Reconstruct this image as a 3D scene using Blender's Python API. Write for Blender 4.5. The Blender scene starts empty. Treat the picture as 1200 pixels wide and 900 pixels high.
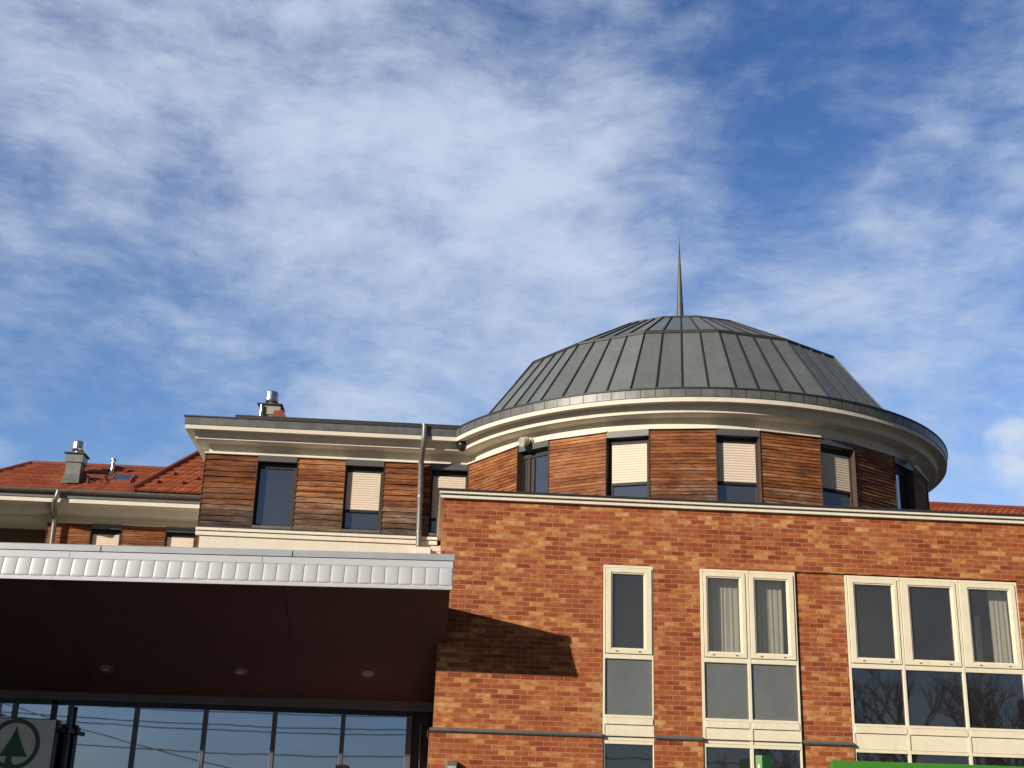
import bpy, math, random
from mathutils import Vector, Matrix

random.seed(7)
R = math.radians
SC = bpy.context.scene
COL = SC.collection

# ---------------------------------------------------------------- camera
cam_d = bpy.data.cameras.new("camera")
cam = bpy.data.objects.new("camera", cam_d)
COL.objects.link(cam)
IX = Vector((0.99715, -0.06965, 0.02888)); IY = Vector((-0.05022, -0.32779, 0.94342)); FW = Vector((0.05624, 0.94218, 0.33035))
m = Matrix((IX, IY, -FW)).transposed().to_4x4()
m.translation = Vector((0, -21, 1.6))
cam.matrix_world = m
cam_d.sensor_fit = 'HORIZONTAL'; cam_d.sensor_width = 36; cam_d.lens = 45.0
cam_d.clip_start = 0.1; cam_d.clip_end = 6000
SC.camera = cam

# ---------------------------------------------------------------- light, exposure
SUN_AZ, SUN_EL = 52.0, 21.0            # from the facade normal towards the left; above the horizon
to_sun = Vector((-math.sin(R(SUN_AZ)) * math.cos(R(SUN_EL)), -math.cos(R(SUN_AZ)) * math.cos(R(SUN_EL)), math.sin(R(SUN_EL))))
sd = bpy.data.lights.new("sun", 'SUN')
sd.energy = 4.9; sd.angle = R(0.6); sd.color = (1.0, 0.895, 0.76)
sun = bpy.data.objects.new("sun", sd); COL.objects.link(sun)
sun.rotation_euler = (-to_sun).to_track_quat('-Z', 'Y').to_euler()
sun.location = (-30, -30, 30)
SC.view_settings.view_transform = 'Standard'; SC.view_settings.look = 'None'
SC.view_settings.exposure = 0.22; SC.view_settings.gamma = 1.0
SC.view_settings.use_curve_mapping = False


# ---------------------------------------------------------------- node helpers
class NT:
    def __init__(s, tree): s.t = tree
    def n(s, typ, **kw):
        nd = s.t.nodes.new(typ)
        for k, v in kw.items():
            if k.startswith('i_'):
                nd.inputs[k[2:].replace('_', ' ')].default_value = v
            else: setattr(nd, k, v)
        return nd
    def link(s, a, b): s.t.links.new(a, b)
    def put(s, sock, v):
        if isinstance(v, bpy.types.NodeSocket): s.link(v, sock)
        elif v is not None: sock.default_value = v
    def math(s, op, a, b=None, c=None, clamp=False):
        nd = s.n('ShaderNodeMath', operation=op, use_clamp=clamp)
        s.put(nd.inputs[0], a); s.put(nd.inputs[1], b); s.put(nd.inputs[2], c)
        return nd.outputs[0]
    def vmath(s, op, a, b=None):
        nd = s.n('ShaderNodeVectorMath', operation=op)
        s.put(nd.inputs[0], a); s.put(nd.inputs[1], b)
        return nd.outputs['Value'] if op in ('DOT_PRODUCT', 'LENGTH') else nd.outputs[0]
    def smooth(s, v, a, b, lo=0.0, hi=1.0):
        nd = s.n('ShaderNodeMapRange', interpolation_type='SMOOTHSTEP')
        s.put(nd.inputs[0], v); nd.inputs[1].default_value = a; nd.inputs[2].default_value = b
        nd.inputs[3].default_value = lo; nd.inputs[4].default_value = hi
        return nd.outputs[0]
    def noise(s, vec, scale, detail=4, rough=0.5, dist=0.0):
        nd = s.n('ShaderNodeTexNoise'); nd.inputs['Scale'].default_value = scale
        nd.inputs['Detail'].default_value = detail; nd.inputs['Roughness'].default_value = rough
        nd.inputs['Distortion'].default_value = dist
        if vec is not None: s.link(vec, nd.inputs['Vector'])
        return nd.outputs['Fac']
    def ramp(s, fac, stops, interp='LINEAR'):
        nd = s.n('ShaderNodeValToRGB'); cr = nd.color_ramp; cr.interpolation = interp
        while len(cr.elements) < len(stops): cr.elements.new(0.5)
        for e, (p, c) in zip(cr.elements, stops):
            e.position = p; e.color = (c[0], c[1], c[2], 1)
        s.put(nd.inputs[0], fac)
        return nd.outputs[0]
    def mix(s, fac, a, b, blend='MIX'):
        nd = s.n('ShaderNodeMix', data_type='RGBA', blend_type=blend)
        s.put(nd.inputs[0], fac)
        for sock, v in ((nd.inputs[6], a), (nd.inputs[7], b)):
            if isinstance(v, (tuple, list)): v = (v[0], v[1], v[2], 1)
            s.put(sock, v)
        return nd.outputs[2]
    def map(s, vec, scale=(1, 1, 1), rot=(0, 0, 0), loc=(0, 0, 0)):
        nd = s.n('ShaderNodeMapping')
        nd.inputs['Scale'].default_value = scale; nd.inputs['Rotation'].default_value = rot; nd.inputs['Location'].default_value = loc
        s.link(vec, nd.inputs['Vector']); return nd.outputs[0]
    def bump(s, h, strength=0.3, dist=0.01):
        nd = s.n('ShaderNodeBump'); nd.inputs['Strength'].default_value = strength; nd.inputs['Distance'].default_value = dist
        s.link(h, nd.inputs['Height']); return nd.outputs[0]


# ---------------------------------------------------------------- sky
world = bpy.data.worlds.new("World"); SC.world = world; world.use_nodes = True
wt = NT(world.node_tree); world.node_tree.nodes.clear()
sky = wt.n('ShaderNodeTexSky', sky_type='NISHITA')
sky.sun_disc = False; sky.sun_elevation = R(SUN_EL); sky.sun_rotation = math.atan2(to_sun.x, to_sun.y)
sky.altitude = 100; sky.air_density = 1.0; sky.dust_density = 0.6; sky.ozone_density = 2.0
tc = wt.n('ShaderNodeTexCoord'); dirv = wt.vmath('NORMALIZE', tc.outputs['Generated'])

def blob(c, inner, outer):                       # soft patch of high cloud round a compass direction
    d = wt.vmath('DOT_PRODUCT', dirv, Vector(c).normalized())
    return wt.smooth(d, math.cos(R(outer)), math.cos(R(inner)))

warp = wt.n('ShaderNodeTexNoise'); warp.inputs['Scale'].default_value = 5.0; warp.inputs['Detail'].default_value = 4
wt.link(dirv, warp.inputs['Vector'])
wv = wt.n('ShaderNodeVectorMath', operation='SCALE'); wt.link(wt.vmath('SUBTRACT', warp.outputs['Color'], (0.5, 0.5, 0.5)), wv.inputs[0]); wv.inputs[3].default_value = 0.055
dw = wt.vmath('ADD', dirv, wv.outputs[0])
puff = wt.noise(wt.map(dw, scale=(19, 15, 27), rot=(0, R(-24), 0)), 1.0, 9, 0.56, 0.0)
streak = wt.noise(wt.map(dw, scale=(12, 10, 38), rot=(0, R(-42), 0)), 1.0, 9, 0.68, 0.0)
big = wt.noise(wt.map(dw, scale=(6, 5, 11), rot=(0, R(-26), 0)), 1.0, 4, 0.5)
cov = None
for c, a, b, w in (((-0.14, .88, .45), 6, 24, .40), ((-0.34, .86, .45), 4, 24, .12), ((.10, .86, .48), 1, 10, .22), ((.19, .855, .48), 1, 6, .12), ((-.02, .90, .41), 3, 11, .14), ((.40, .81, .43), 2, 10, .20), ((.33, .88, .36), 3, 10, .06)):
    t_ = wt.math('MULTIPLY', blob(c, a, b), w)
    cov = t_ if cov is None else wt.math('ADD', cov, t_)
for c, a, b, w in (((.27, .775, .57), 4, 12, .40), ((-.25, .93, .27), 1, 11, .50), ((.05, .80, .60), 1, 7, .18), ((.22, .87, .42), 2, 8, .12)):
    cov = wt.math('SUBTRACT', cov, wt.math('MULTIPLY', blob(c, a, b), w))
cen = lambda v, k: wt.math('MULTIPLY', wt.math('SUBTRACT', v, 0.5), k)
tex = wt.math('ADD', cen(puff, 1.35), wt.math('ADD', cen(streak, 1.5), cen(big, 1.7)))
dens = wt.math('ADD', tex, wt.math('ADD', cov, 0.05))
dens = wt.smooth(dens, -0.55, 1.30, 0.0, 0.90)
cum_n = wt.noise(wt.map(dw, scale=(1, 1, 1.6)), 26, 6, 0.55)
cum = wt.math('MULTIPLY', blob((.425, .865, .277), 0.2, 2.5), 1.0)
cum = wt.smooth(wt.math('ADD', cum, wt.math('MULTIPLY', wt.math('SUBTRACT', cum_n, 0.5), 2.2)), 0.40, 1.45, 0, 0.80)
cum = wt.math('MULTIPLY', cum, wt.smooth(wt.vmath('DOT_PRODUCT', dirv, Vector((.425, .865, .277)).normalized()), math.cos(R(3.4)), math.cos(R(1.4))))
sz = wt.n('ShaderNodeSeparateXYZ'); wt.link(dirv, sz.inputs[0])
tint = wt.ramp(wt.smooth(sz.outputs[2], 0.20, 0.58), [(0, (.66, .79, 1.0)), (1, (.40, .585, .86))])
skyc = wt.mix(1.0, sky.outputs[0], tint, 'MULTIPLY')
skyc = wt.mix(1.0, skyc, (2.0, 2.0, 2.0), 'MULTIPLY')
cloudc = wt.mix(dens, skyc, (7.7, 8.9, 10.9))
cloudc = wt.mix(cum, cloudc, (9.2, 10.0, 11.2))
sxyz = wt.n('ShaderNodeSeparateXYZ'); wt.link(dirv, sxyz.inputs[0])
south = wt.smooth(sxyz.outputs[1], -0.30, 0.60, 0.25, 1.0)
cloudc = wt.mix(1.0, cloudc, wt.ramp(south, [(0, (0, 0, 0)), (1, (1, 1, 1))]), 'MULTIPLY')
bg = wt.n('ShaderNodeBackground'); bg.inputs['Strength'].default_value = 0.068
wt.link(cloudc, bg.inputs['Color'])
wo = wt.n('ShaderNodeOutputWorld'); wt.link(bg.outputs[0], wo.inputs[0])


# ---------------------------------------------------------------- materials
def new_mat(name):
    mt = bpy.data.materials.new(name); mt.use_nodes = True
    t = NT(mt.node_tree); b = mt.node_tree.nodes['Principled BSDF']
    geo = t.n('ShaderNodeNewGeometry')
    return mt, t, b, geo.outputs['Position']

def plain(name, col, rough=0.5, metal=0.0, var=0.15, vscale=3.0, bump=0.0, bscale=60, streak=0.0, spec=0.5):
    mt, t, b, P = new_mat(name)
    n1 = t.noise(P, vscale, 5, 0.6)
    lo = tuple(c * (1 - var) for c in col); hi = tuple(min(1, c * (1 + var)) for c in col)
    c = t.ramp(n1, [(0.3, lo), (0.7, hi)])
    if streak:
        n2 = t.noise(t.map(P, scale=(9, 9, 0.7)), 1.5, 4, 0.6)
        c = t.mix(t.smooth(n2, 0.5, 0.8, 0, streak), c, tuple(x * 0.55 for x in col))
    t.link(c, b.inputs['Base Color'])
    b.inputs['Roughness'].default_value = rough; b.inputs['Metallic'].default_value = metal
    b.inputs['Specular IOR Level'].default_value = spec
    if bump: t.link(t.bump(t.noise(P, bscale, 4), bump, 0.004), b.inputs['Normal'])
    return mt

M = {}
M['cream'] = plain('cream_render', (.69, .64, .53), .75, var=.06, bump=.25, bscale=70, streak=.26)
M['cream_trim'] = plain('cream_trim', (.75, .695, .57), .55, var=.06, vscale=5, streak=.25)
M['pvc'] = plain('cream_window_frame', (.79, .72, .545), .38, var=.05, vscale=5, streak=.16)
M['dark_metal'] = plain('dark_frame_metal', (.014, .013, .014), .65, var=.2)
M['box_metal'] = plain('shutter_box_metal', (.10, .095, .095), .4, var=.08)
M['jamb'] = plain('brown_jamb', (.06, .038, .027), .85, var=.1)
M['groove'] = plain('frame_groove', (.10, .085, .06), .7)
M['flash'] = plain('flashing_grey', (.15, .155, .155), .45, metal=.3, var=.15, streak=.2)
M['flash_dark'] = plain('flashing_dark', (.028, .028, .031), .6, metal=.0, var=.2)
M['pipe'] = plain('zinc_pipe', (.20, .205, .195), .42, metal=.45, var=.18, vscale=6)
M['blind'] = plain('cream_blind_slats', (.72, .61, .49), .5, var=.04)
M['steel'] = plain('bright_steel', (.75, .75, .75), .22, metal=1.0, var=.12, vscale=20)
M['cap_white'] = plain('silver_fascia', (.55, .565, .585), .36, metal=.2, var=.05, vscale=1.2)
M['cap_grey'] = plain('fascia_cap_grey', (.42, .45, .48), .38, metal=.35, var=.07)
M['brown_beam'] = plain('brown_beam', (.12, .10, .09), .5)
M['mullion'] = plain('grey_mullion', (.12, .12, .125), .45, metal=.3)
M['black'] = plain('black_plastic', (.012, .012, .013), .4)
M['lamp_body'] = plain('lamp_body', (.55, .52, .44), .4)
M['lens'] = plain('lamp_lens', (.45, .42, .36), .2)
M['room'] = plain('room_plaster', (.42, .41, .38), .9)
M['curtain'] = plain('pale_curtain', (.80, .79, .70), .9, var=.05)
M['green'] = plain('green_sign_sheet', (.055, .235, .025), .4, var=.04, vscale=1.0)
M['green_side'] = plain('green_sign_side', (.02, .18, .045), .4, var=.04)
M['white_mark'] = plain('white_lettering', (.8, .82, .76), .5, var=.01)
M['sign_face'] = plain('sign_face_white', (.80, .75, .68), .45, var=.04)
M['sign_green'] = plain('sign_emblem_green', (.004, .105, .030), .4, var=.05)
M['bark'] = plain('bark', (.055, .045, .035), .9, var=.3)
M['needles'] = plain('needles', (.022, .04, .018), .8, var=.3)
M['pole'] = plain('pole_wood', (.12, .09, .07), .9)
M['spire'] = plain('spire_metal', (.085, .092, .09), .5, metal=.2)
M['cable'] = plain('cable_black', (.01, .01, .01), .6)
M['asphalt'] = plain('asphalt', (.055, .055, .057), .9, var=.25, vscale=1.5, bump=.4)
M['paving'] = plain('paving', (.075, .07, .065), .85, var=.15, bump=.3)
M['kerb'] = plain('kerb_stone', (.36, .35, .33), .8)
M['earth'] = plain('verge_ground', (.06, .06, .035), .95, var=.4, vscale=.3)
M['line'] = plain('road_paint', (.75, .75, .72), .6)
M['stucco_brown'] = plain('brown_loggia_plaster', (.13, .085, .055), .85)
M['brass'] = plain('downlight_trim', (.42, .34, .26), .3, metal=.6)


def brick_mat():
    mt, t, b, P = new_mat('clinker_brick')
    sx = t.n('ShaderNodeSeparateXYZ'); t.link(P, sx.inputs[0])
    u = t.math('ADD', sx.outputs[0], sx.outputs[1])
    cv = t.n('ShaderNodeCombineXYZ'); t.link(u, cv.inputs[0]); t.link(t.math('ADD', sx.outputs[2], 0.026), cv.inputs[1])
    # slight wander of the joints
    nz = t.n('ShaderNodeTexNoise'); nz.inputs['Scale'].default_value = 9; t.link(cv.outputs[0], nz.inputs['Vector'])
    off = t.n('ShaderNodeVectorMath', operation='SCALE'); t.link(t.vmath('SUBTRACT', nz.outputs['Color'], (.5, .5, .5)), off.inputs[0]); off.inputs[3].default_value = 0.010
    v = t.vmath('ADD', cv.outputs[0], off.outputs[0])
    def br(seed_off):
        k = t.n('ShaderNodeTexBrick', offset=0.5, offset_frequency=2, squash=1.0)
        k.inputs['Color1'].default_value = (0, 0, 0, 1); k.inputs['Color2'].default_value = (1, 1, 1, 1); k.inputs['Mortar'].default_value = (.5, .5, .5, 1)
        k.inputs['Scale'].default_value = 1.0; k.inputs['Mortar Size'].default_value = 0.0052; k.inputs['Mortar Smooth'].default_value = 0.15
        k.inputs['Bias'].default_value = 0.0; k.inputs['Brick Width'].default_value = 0.236; k.inputs['Row Height'].default_value = 0.079
        if seed_off: t.link(t.vmath('ADD', v, seed_off), k.inputs['Vector'])
        else: t.link(v, k.inputs['Vector'])
        return k
    k1 = br(None); k2 = br((0.236 * 300, 0.079 * 46, 0))
    flame = t.noise(t.map(v, scale=(6.5, 13, 1)), 1.0, 3, 0.55)           # fired blush running through a brick
    patch = t.noise(t.map(v, scale=(1.0, 2.0, 1)), 0.9, 3, 0.5)
    f = t.math('ADD', t.math('MULTIPLY', k1.outputs['Color'], 0.46), t.math('ADD', t.math('MULTIPLY', flame, 0.66), t.math('MULTIPLY', t.math('SUBTRACT', patch, 0.5), 0.55)))
    c = t.ramp(f, [(0.16, (.125, .022, .008)), (0.36, (.215, .044, .013)), (0.52, (.290, .072, .021)), (0.65, (.345, .105, .030)), (0.75, (.45, .21, .063)), (0.89, (.55, .34, .13))])
    c = t.mix(t.math('MULTIPLY', k2.outputs['Color'], 0.28), c, (.42, .13, .05), 'MIX')
    fine = t.noise(P, 130, 3, 0.6)
    c = t.mix(0.35, c, t.ramp(fine, [(0.3, (.35, .35, .35)), (0.7, (.65, .65, .65))]), 'OVERLAY')
    stain = t.noise(t.map(P, scale=(3, 3, .5)), 1.0, 5, 0.6)
    mort = t.mix(t.smooth(stain, .35, .7), (.40, .165, .085), (.45, .25, .14))
    c = t.mix(k1.outputs['Fac'], c, mort)
    c = t.mix(t.smooth(stain, .54, .82, 0, .42), c, (.14, .07, .045))
    t.link(c, b.inputs['Base Color']); b.inputs['Roughness'].default_value = .72; b.inputs['Specular IOR Level'].default_value = .3
    h = t.math('ADD', t.math('MULTIPLY', k1.outputs['Fac'], -1.0), t.math('MULTIPLY', fine, .25))
    t.link(t.bump(h, .55, .006), b.inputs['Normal'])
    return mt
M['brick'] = brick_mat()


def wood_mat():
    mt, t, b, P = new_mat('weathered_larch_boards')
    sx = t.n('ShaderNodeSeparateXYZ'); t.link(P, sx.inputs[0])
    z = sx.outputs[2]
    board = t.n('ShaderNodeTexWhiteNoise', noise_dimensions='2D')
    cv = t.n('ShaderNodeCombineXYZ')
    t.link(t.math('FLOOR', t.math('DIVIDE', t.math('SUBTRACT', z, 6.966), 0.0623)), cv.inputs[0])
    info = t.n('ShaderNodeObjectInfo'); t.link(info.outputs['Random'], cv.inputs[1])
    t.link(cv.outputs[0], board.inputs['Vector'])
    g1 = t.noise(t.map(P, scale=(2.6, 2.6, 58)), 1.0, 8, 0.74, 1.0)
    g2 = t.noise(t.map(P, scale=(7, 7, 110)), 1.0, 5, 0.7, .5)
    g3 = t.noise(t.map(P, scale=(.9, .9, 3.2), loc=(3, 1, 0)), 1.6, 5, 0.6, 0.5)
    f = t.math('ADD', t.math('MULTIPLY', t.math('SUBTRACT', g1, .5), 1.05), t.math('ADD', t.math('MULTIPLY', t.math('SUBTRACT', g2, .5), .5), t.math('ADD', .42, t.math('MULTIPLY', board.outputs[0], .18))))
    f = t.math('ADD', f, t.math('ADD', t.math('MULTIPLY', t.math('SUBTRACT', g3, .5), .55), t.math('MULTIPLY', t.math('SUBTRACT', info.outputs['Random'], .5), .14)))
    warm = t.ramp(f, [(.18, (.025, .008, .003)), (.38, (.100, .027, .009)), (.52, (.20, .062, .019)), (.66, (.32, .122, .042)), (.86, (.50, .28, .13))])
    grey = t.ramp(f, [(.26, (.014, .011, .008)), (.46, (.060, .045, .032)), (.62, (.16, .12, .085)), (.82, (.38, .30, .21))])
    # weather line: boards near the foot of the panel, unsheltered by the eaves, have gone grey-brown
    wl = t.math('ADD', t.math('MULTIPLY', t.math('SUBTRACT', t.smooth(sx.outputs[0], -.1, .6, 7.64, 7.46), z), 1.35), t.math('MULTIPLY', t.math('SUBTRACT', g3, .5), 2.2))
    pt = t.noise(t.map(P, scale=(2.0, 2.0, 5.5), loc=(7, 2, 5)), 1.0, 5, .65, .8)
    w = t.math('MAXIMUM', t.smooth(wl, -.15, .75, 0, .9), t.smooth(pt, .54, .70, 0, .65))
    c = t.mix(w, warm, grey)
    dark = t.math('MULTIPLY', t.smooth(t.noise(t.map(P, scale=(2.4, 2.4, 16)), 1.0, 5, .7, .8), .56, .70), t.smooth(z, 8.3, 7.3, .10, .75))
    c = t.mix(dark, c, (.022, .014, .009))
    t.link(c, b.inputs['Base Color']); b.inputs['Roughness'].default_value = .7; b.inputs['Specular IOR Level'].default_value = .25
    t.link(t.bump(f, .5, .008), b.inputs['Normal'])
    return mt
M['wood'] = wood_mat()


def zinc_mat():
    mt, t, b, P = new_mat('seamed_zinc')
    info = t.n('ShaderNodeAttribute', attribute_name='tone')
    n1 = t.noise(t.map(P, scale=(1.2, 1.2, .5)), 1.6, 5, .6)
    n2 = t.noise(t.map(P, scale=(14, 14, .8)), 1.0, 4, .6)
    f = t.math('ADD', t.math('MULTIPLY', n1, .5), t.math('ADD', t.math('MULTIPLY', n2, .2), t.math('MULTIPLY', info.outputs['Fac'], .3)))
    c = t.ramp(f, [(.25, (.115, .130, .130)), (.5, (.155, .172, .170)), (.75, (.215, .232, .228))])
    c = t.mix(t.smooth(n2, .55, .8, 0, .25), c, (.32, .33, .32))
    t.link(c, b.inputs['Base Color']); b.inputs['Metallic'].default_value = .2; b.inputs['Roughness'].default_value = .48
    t.link(t.bump(t.noise(t.map(P, scale=(1.6, 1.6, 2.6)), 1.6, 3), .45, .03), b.inputs['Normal'])
    return mt
M['zinc'] = zinc_mat()
M['gutter'] = plain('gutter_zinc', (.15, .155, .148), .45, metal=.35, var=.3, vscale=3.5, streak=.2)


def tile_mat():
    mt, t, b, P = new_mat('red_clay_tiles')
    at = t.n('ShaderNodeAttribute', attribute_name='tone')
    n1 = t.noise(P, 2.0, 4, .6)
    f = t.math('ADD', t.math('MULTIPLY', at.outputs['Fac'], .55), t.math('MULTIPLY', n1, .45))
    c = t.ramp(f, [(.2, (.25, .058, .022)), (.5, (.32, .080, .029)), (.8, (.385, .110, .040))])
    t.link(c, b.inputs['Base Color']); b.inputs['Roughness'].default_value = .65
    return mt
M['tile'] = tile_mat()
M['ridge_tile'] = plain('ridge_tiles', (.20, .045, .022), .7, var=.2)


def soffit_mat():
    mt, t, b, P = new_mat('dark_brown_soffit')
    n1 = t.noise(P, .7, 3, .5)
    c = t.ramp(n1, [(.3, (.115, .058, .046)), (.7, (.14, .068, .053))])
    t.link(c, b.inputs['Base Color']); b.inputs['Roughness'].default_value = .5; b.inputs['Specular IOR Level'].default_value = .25
    return mt
M['soffit'] = soffit_mat()


def glass_mat(name, base, refl, tint, see=0.0, rough=.015, wav=0.02, wscale=1.2):
    mt = bpy.data.materials.new(name); mt.use_nodes = True
    t = NT(mt.node_tree); mt.node_tree.nodes.clear()
    out = t.n('ShaderNodeOutputMaterial'); geo = t.n('ShaderNodeNewGeometry'); P = geo.outputs['Position']
    nrm = t.bump(t.noise(P, wscale, 2, .4), wav, .05)
    gl = t.n('ShaderNodeBsdfGlossy'); gl.inputs['Color'].default_value = (*tint, 1); gl.inputs['Roughness'].default_value = rough; t.link(nrm, gl.inputs['Normal'])
    df = t.n('ShaderNodeBsdfDiffuse')
    n2 = t.noise(P, 1.5, 4, .6)
    t.link(t.ramp(n2, [(.3, tuple(c * .85 for c in base)), (.7, tuple(c * 1.12 for c in base))]), df.inputs['Color'])
    inner = df.outputs[0]
    if see:
        tr = t.n('ShaderNodeBsdfTransparent'); tr.inputs['Color'].default_value = (see, see, see * .98, 1)
        mx = t.n('ShaderNodeMixShader'); mx.inputs[0].default_value = .86
        t.link(inner, mx.inputs[1]); t.link(tr.outputs[0], mx.inputs[2]); inner = mx.outputs[0]
    fr = t.n('ShaderNodeLayerWeight'); fr.inputs['Blend'].default_value = .15
    fac = t.math('ADD', t.math('MULTIPLY', fr.outputs['Fresnel'], .9), refl, clamp=True)
    m2 = t.n('ShaderNodeMixShader'); t.link(fac, m2.inputs[0]); t.link(inner, m2.inputs[1]); t.link(gl.outputs[0], m2.inputs[2])
    t.link(m2.outputs[0], out.inputs[0])
    return mt
M['glass_clear'] = glass_mat('window_glass', (.17, .175, .17), .10, (.95, .92, .9), see=.93)
M['glass_dark'] = glass_mat('dark_window_glass', (.045, .045, .045), .30, (.8, .9, 1.0))
M['glass_frost'] = glass_mat('grey_backed_glass', (.15, .158, .152), .12, (.8, .9, 1.0), rough=.06)
M['glass_mirror'] = glass_mat('reflecting_glass', (.02, .02, .02), .30, (.85, .88, .95), wav=.03)
M['glass_shop'] = glass_mat('shopfront_glass', (.012, .014, .017), .88, (.64, .76, 1.0), wav=.012, wscale=.9)


# ---------------------------------------------------------------- mesh builder
class MB:
    def __init__(s): s.v = []; s.f = []; s.mi = []; s.tone = []
    def face(s, pts, mi=0, tone=.5):
        i = len(s.v); s.v += [tuple(p) for p in pts]; s.f.append(tuple(range(i, i + len(pts)))); s.mi.append(mi); s.tone.append(tone)
    def box(s, x0, x1, y0, y1, z0, z1, mi=0, tone=.5):
        i = len(s.v)
        s.v += [(x0, y0, z0), (x1, y0, z0), (x1, y1, z0), (x0, y1, z0), (x0, y0, z1), (x1, y0, z1), (x1, y1, z1), (x0, y1, z1)]
        for q in ((0, 3, 2, 1), (4, 5, 6, 7), (0, 1, 5, 4), (1, 2, 6, 5), (2, 3, 7, 6), (3, 0, 4, 7)):
            s.f.append(tuple(i + k for k in q)); s.mi.append(mi); s.tone.append(tone)
    def ring(s, x0, x1, z0, z1, w, y0, y1, mi=0):      # rectangular frame, w = (left, right, bottom, top)
        l, r, b, t = w if isinstance(w, tuple) else (w,) * 4
        s.box(x0, x0 + l, y0, y1, z0, z1, mi); s.box(x1 - r, x1, y0, y1, z0, z1, mi)
        s.box(x0 + l, x1 - r, y0, y1, z0, z0 + b, mi); s.box(x0 + l, x1 - r, y0, y1, z1 - t, z1, mi)
    def grid(s, rows, mi=0, close=False):              # rows of points -> quads
        i = len(s.v); n = len(rows[0])
        for r in rows: s.v += [tuple(p) for p in r]
        for a in range(len(rows) - 1):
            for b in range(n - (0 if close else 1)):
                c = (b + 1) % n
                s.f.append((i + a * n + b, i + a * n + c, i + (a + 1) * n + c, i + (a + 1) * n + b)); s.mi.append(mi); s.tone.append(.5)
    def tube(s, pts, r, n=10, mi=0, caps=True):
        pts = [Vector(p) for p in pts]; rr = r if isinstance(r, (list, tuple)) else [r] * len(pts); rows = []
        up = None
        for k, p in enumerate(pts):
            d = (pts[min(k + 1, len(pts) - 1)] - pts[max(k - 1, 0)]).normalized()
            if up is None: up = Vector((0, 0, 1)) if abs(d.z) < .9 else Vector((1, 0, 0))
            a = d.cross(up).normalized(); up = a.cross(d).normalized()
            rows.append([p + (a * math.cos(t) + up * math.sin(t)) * rr[k] for t in [2 * math.pi * j / n for j in range(n)]])
        s.grid(rows, mi, True)
        if caps: s.face(rows[0][::-1], mi); s.face(rows[-1], mi)
    def build(s, name, mats, parent=None, xf=None, smooth=False, bevel=0, world=True):
        """world=True: coordinates are world ones; they are shifted into the root's frame."""
        me = bpy.data.meshes.new(name)
        off = Vector((0, 0, 0))
        if world:
            p = parent
            while p is not None: off += Vector(p.location); p = p.parent
        me.from_pydata([tuple(Vector(v) - off) for v in s.v], [], s.f)
        for mm in (mats if isinstance(mats, (list, tuple)) else [mats]): me.materials.append(M[mm])
        me.polygons.foreach_set('material_index', s.mi)
        at = me.attributes.new('tone', 'FLOAT', 'FACE'); at.data.foreach_set('value', s.tone)
        if smooth: me.polygons.foreach_set('use_smooth', [True] * len(s.f))
        me.update()
        o = bpy.data.objects.new(name, me); COL.objects.link(o)
        if parent is not None: o.parent = parent
        if xf: o.location, o.rotation_euler = xf[0], (0, 0, xf[1])
        if bevel:
            b = o.modifiers.new('bevel', 'BEVEL'); b.width = bevel; b.segments = 2; b.limit_method = 'ANGLE'
        return o

def tag(o, label, cat, group=None):
    o['label'] = label; o['category'] = cat
    if group: o['group'] = group
    return o
def root(name, loc, label, cat, group=None):
    o = bpy.data.objects.new(name, None); COL.objects.link(o); o.location = loc; o.empty_display_size = .2
    return tag(o, label, cat, group)
def structure(o): o['kind'] = 'structure'; return o
def lbl(o, t): o['label'] = t; return o


# ---------------------------------------------------------------- ground, road
b = MB(); b.face([(-1500, -1500, -.15), (1500, -1500, -.15), (1500, 1500, -.15), (-1500, 1500, -.15)]); structure(b.build('ground', 'earth'))
b = MB(); b.box(-60, 60, -26, 40, -.145, 0); structure(b.build('pavement', 'paving'))
b = MB(); b.box(-60, 60, -26.15, -26.003, -.146, .004); structure(b.build('kerb', 'kerb'))
b = MB(); b.face([(-300, -34.5, -.142), (300, -34.5, -.142), (300, -26.15, -.142), (-300, -26.15, -.142)])
structure(b.build('road', 'asphalt'))
b = MB()
for k in range(-20, 20): b.face([(k * 6, -30.4, -.138), (k * 6 + 3, -30.4, -.138), (k * 6 + 3, -30.26, -.138), (k * 6, -30.26, -.138)])
structure(b.build('road_marking', 'line'))

# ---------------------------------------------------------------- brick building
XL, XR = .17, 19.0                               # left and right end of the brick front
REC0, REC1, RECY = 6.115, 9.95, .035             # shallow bay with the wide window
WZ1 = 5.862
brick = root('brick_building', (7, 0, 0), 'low brick shop block with cream windows in front of the round drum', 'building')

def wall_front(x0, x1, z0, z1, y, holes, depth, mb):
    xs = sorted({x0, x1, *[h[0] for h in holes], *[h[1] for h in holes]}); zs = sorted({z0, z1, *[h[2] for h in holes], *[h[3] for h in holes]})
    xs = [x for x in xs if x0 <= x <= x1]; zs = [z for z in zs if z0 <= z <= z1]
    for a, c in zip(xs, xs[1:]):
        for d, e in zip(zs, zs[1:]):
            mx, mz = (a + c) / 2, (d + e) / 2
            if any(h[0] < mx < h[1] and h[2] < mz < h[3] for h in holes): continue
            mb.face([(a, y, d), (c, y, d), (c, y, e), (a, y, e)])
    for h in holes:
        a, c, d, e = h; yb = y + depth
        mb.face([(a, y, d), (a, y, e), (a, yb, e), (a, yb, d)]); mb.face([(c, y, d), (c, yb, d), (c, yb, e), (c, y, e)])
        mb.face([(a, y, e), (c, y, e), (c, yb, e), (a, yb, e)]); mb.face([(a, y, d), (a, yb, d), (c, yb, d), (c, y, d)])

W1 = (2.87, 3.71); W2 = (4.49, 6.115); W3 = (6.96, 9.95)
LZ = 3.10                                        # string course
b = MB()
PL = .035                                        # the plinth storey stands a little proud
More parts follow.
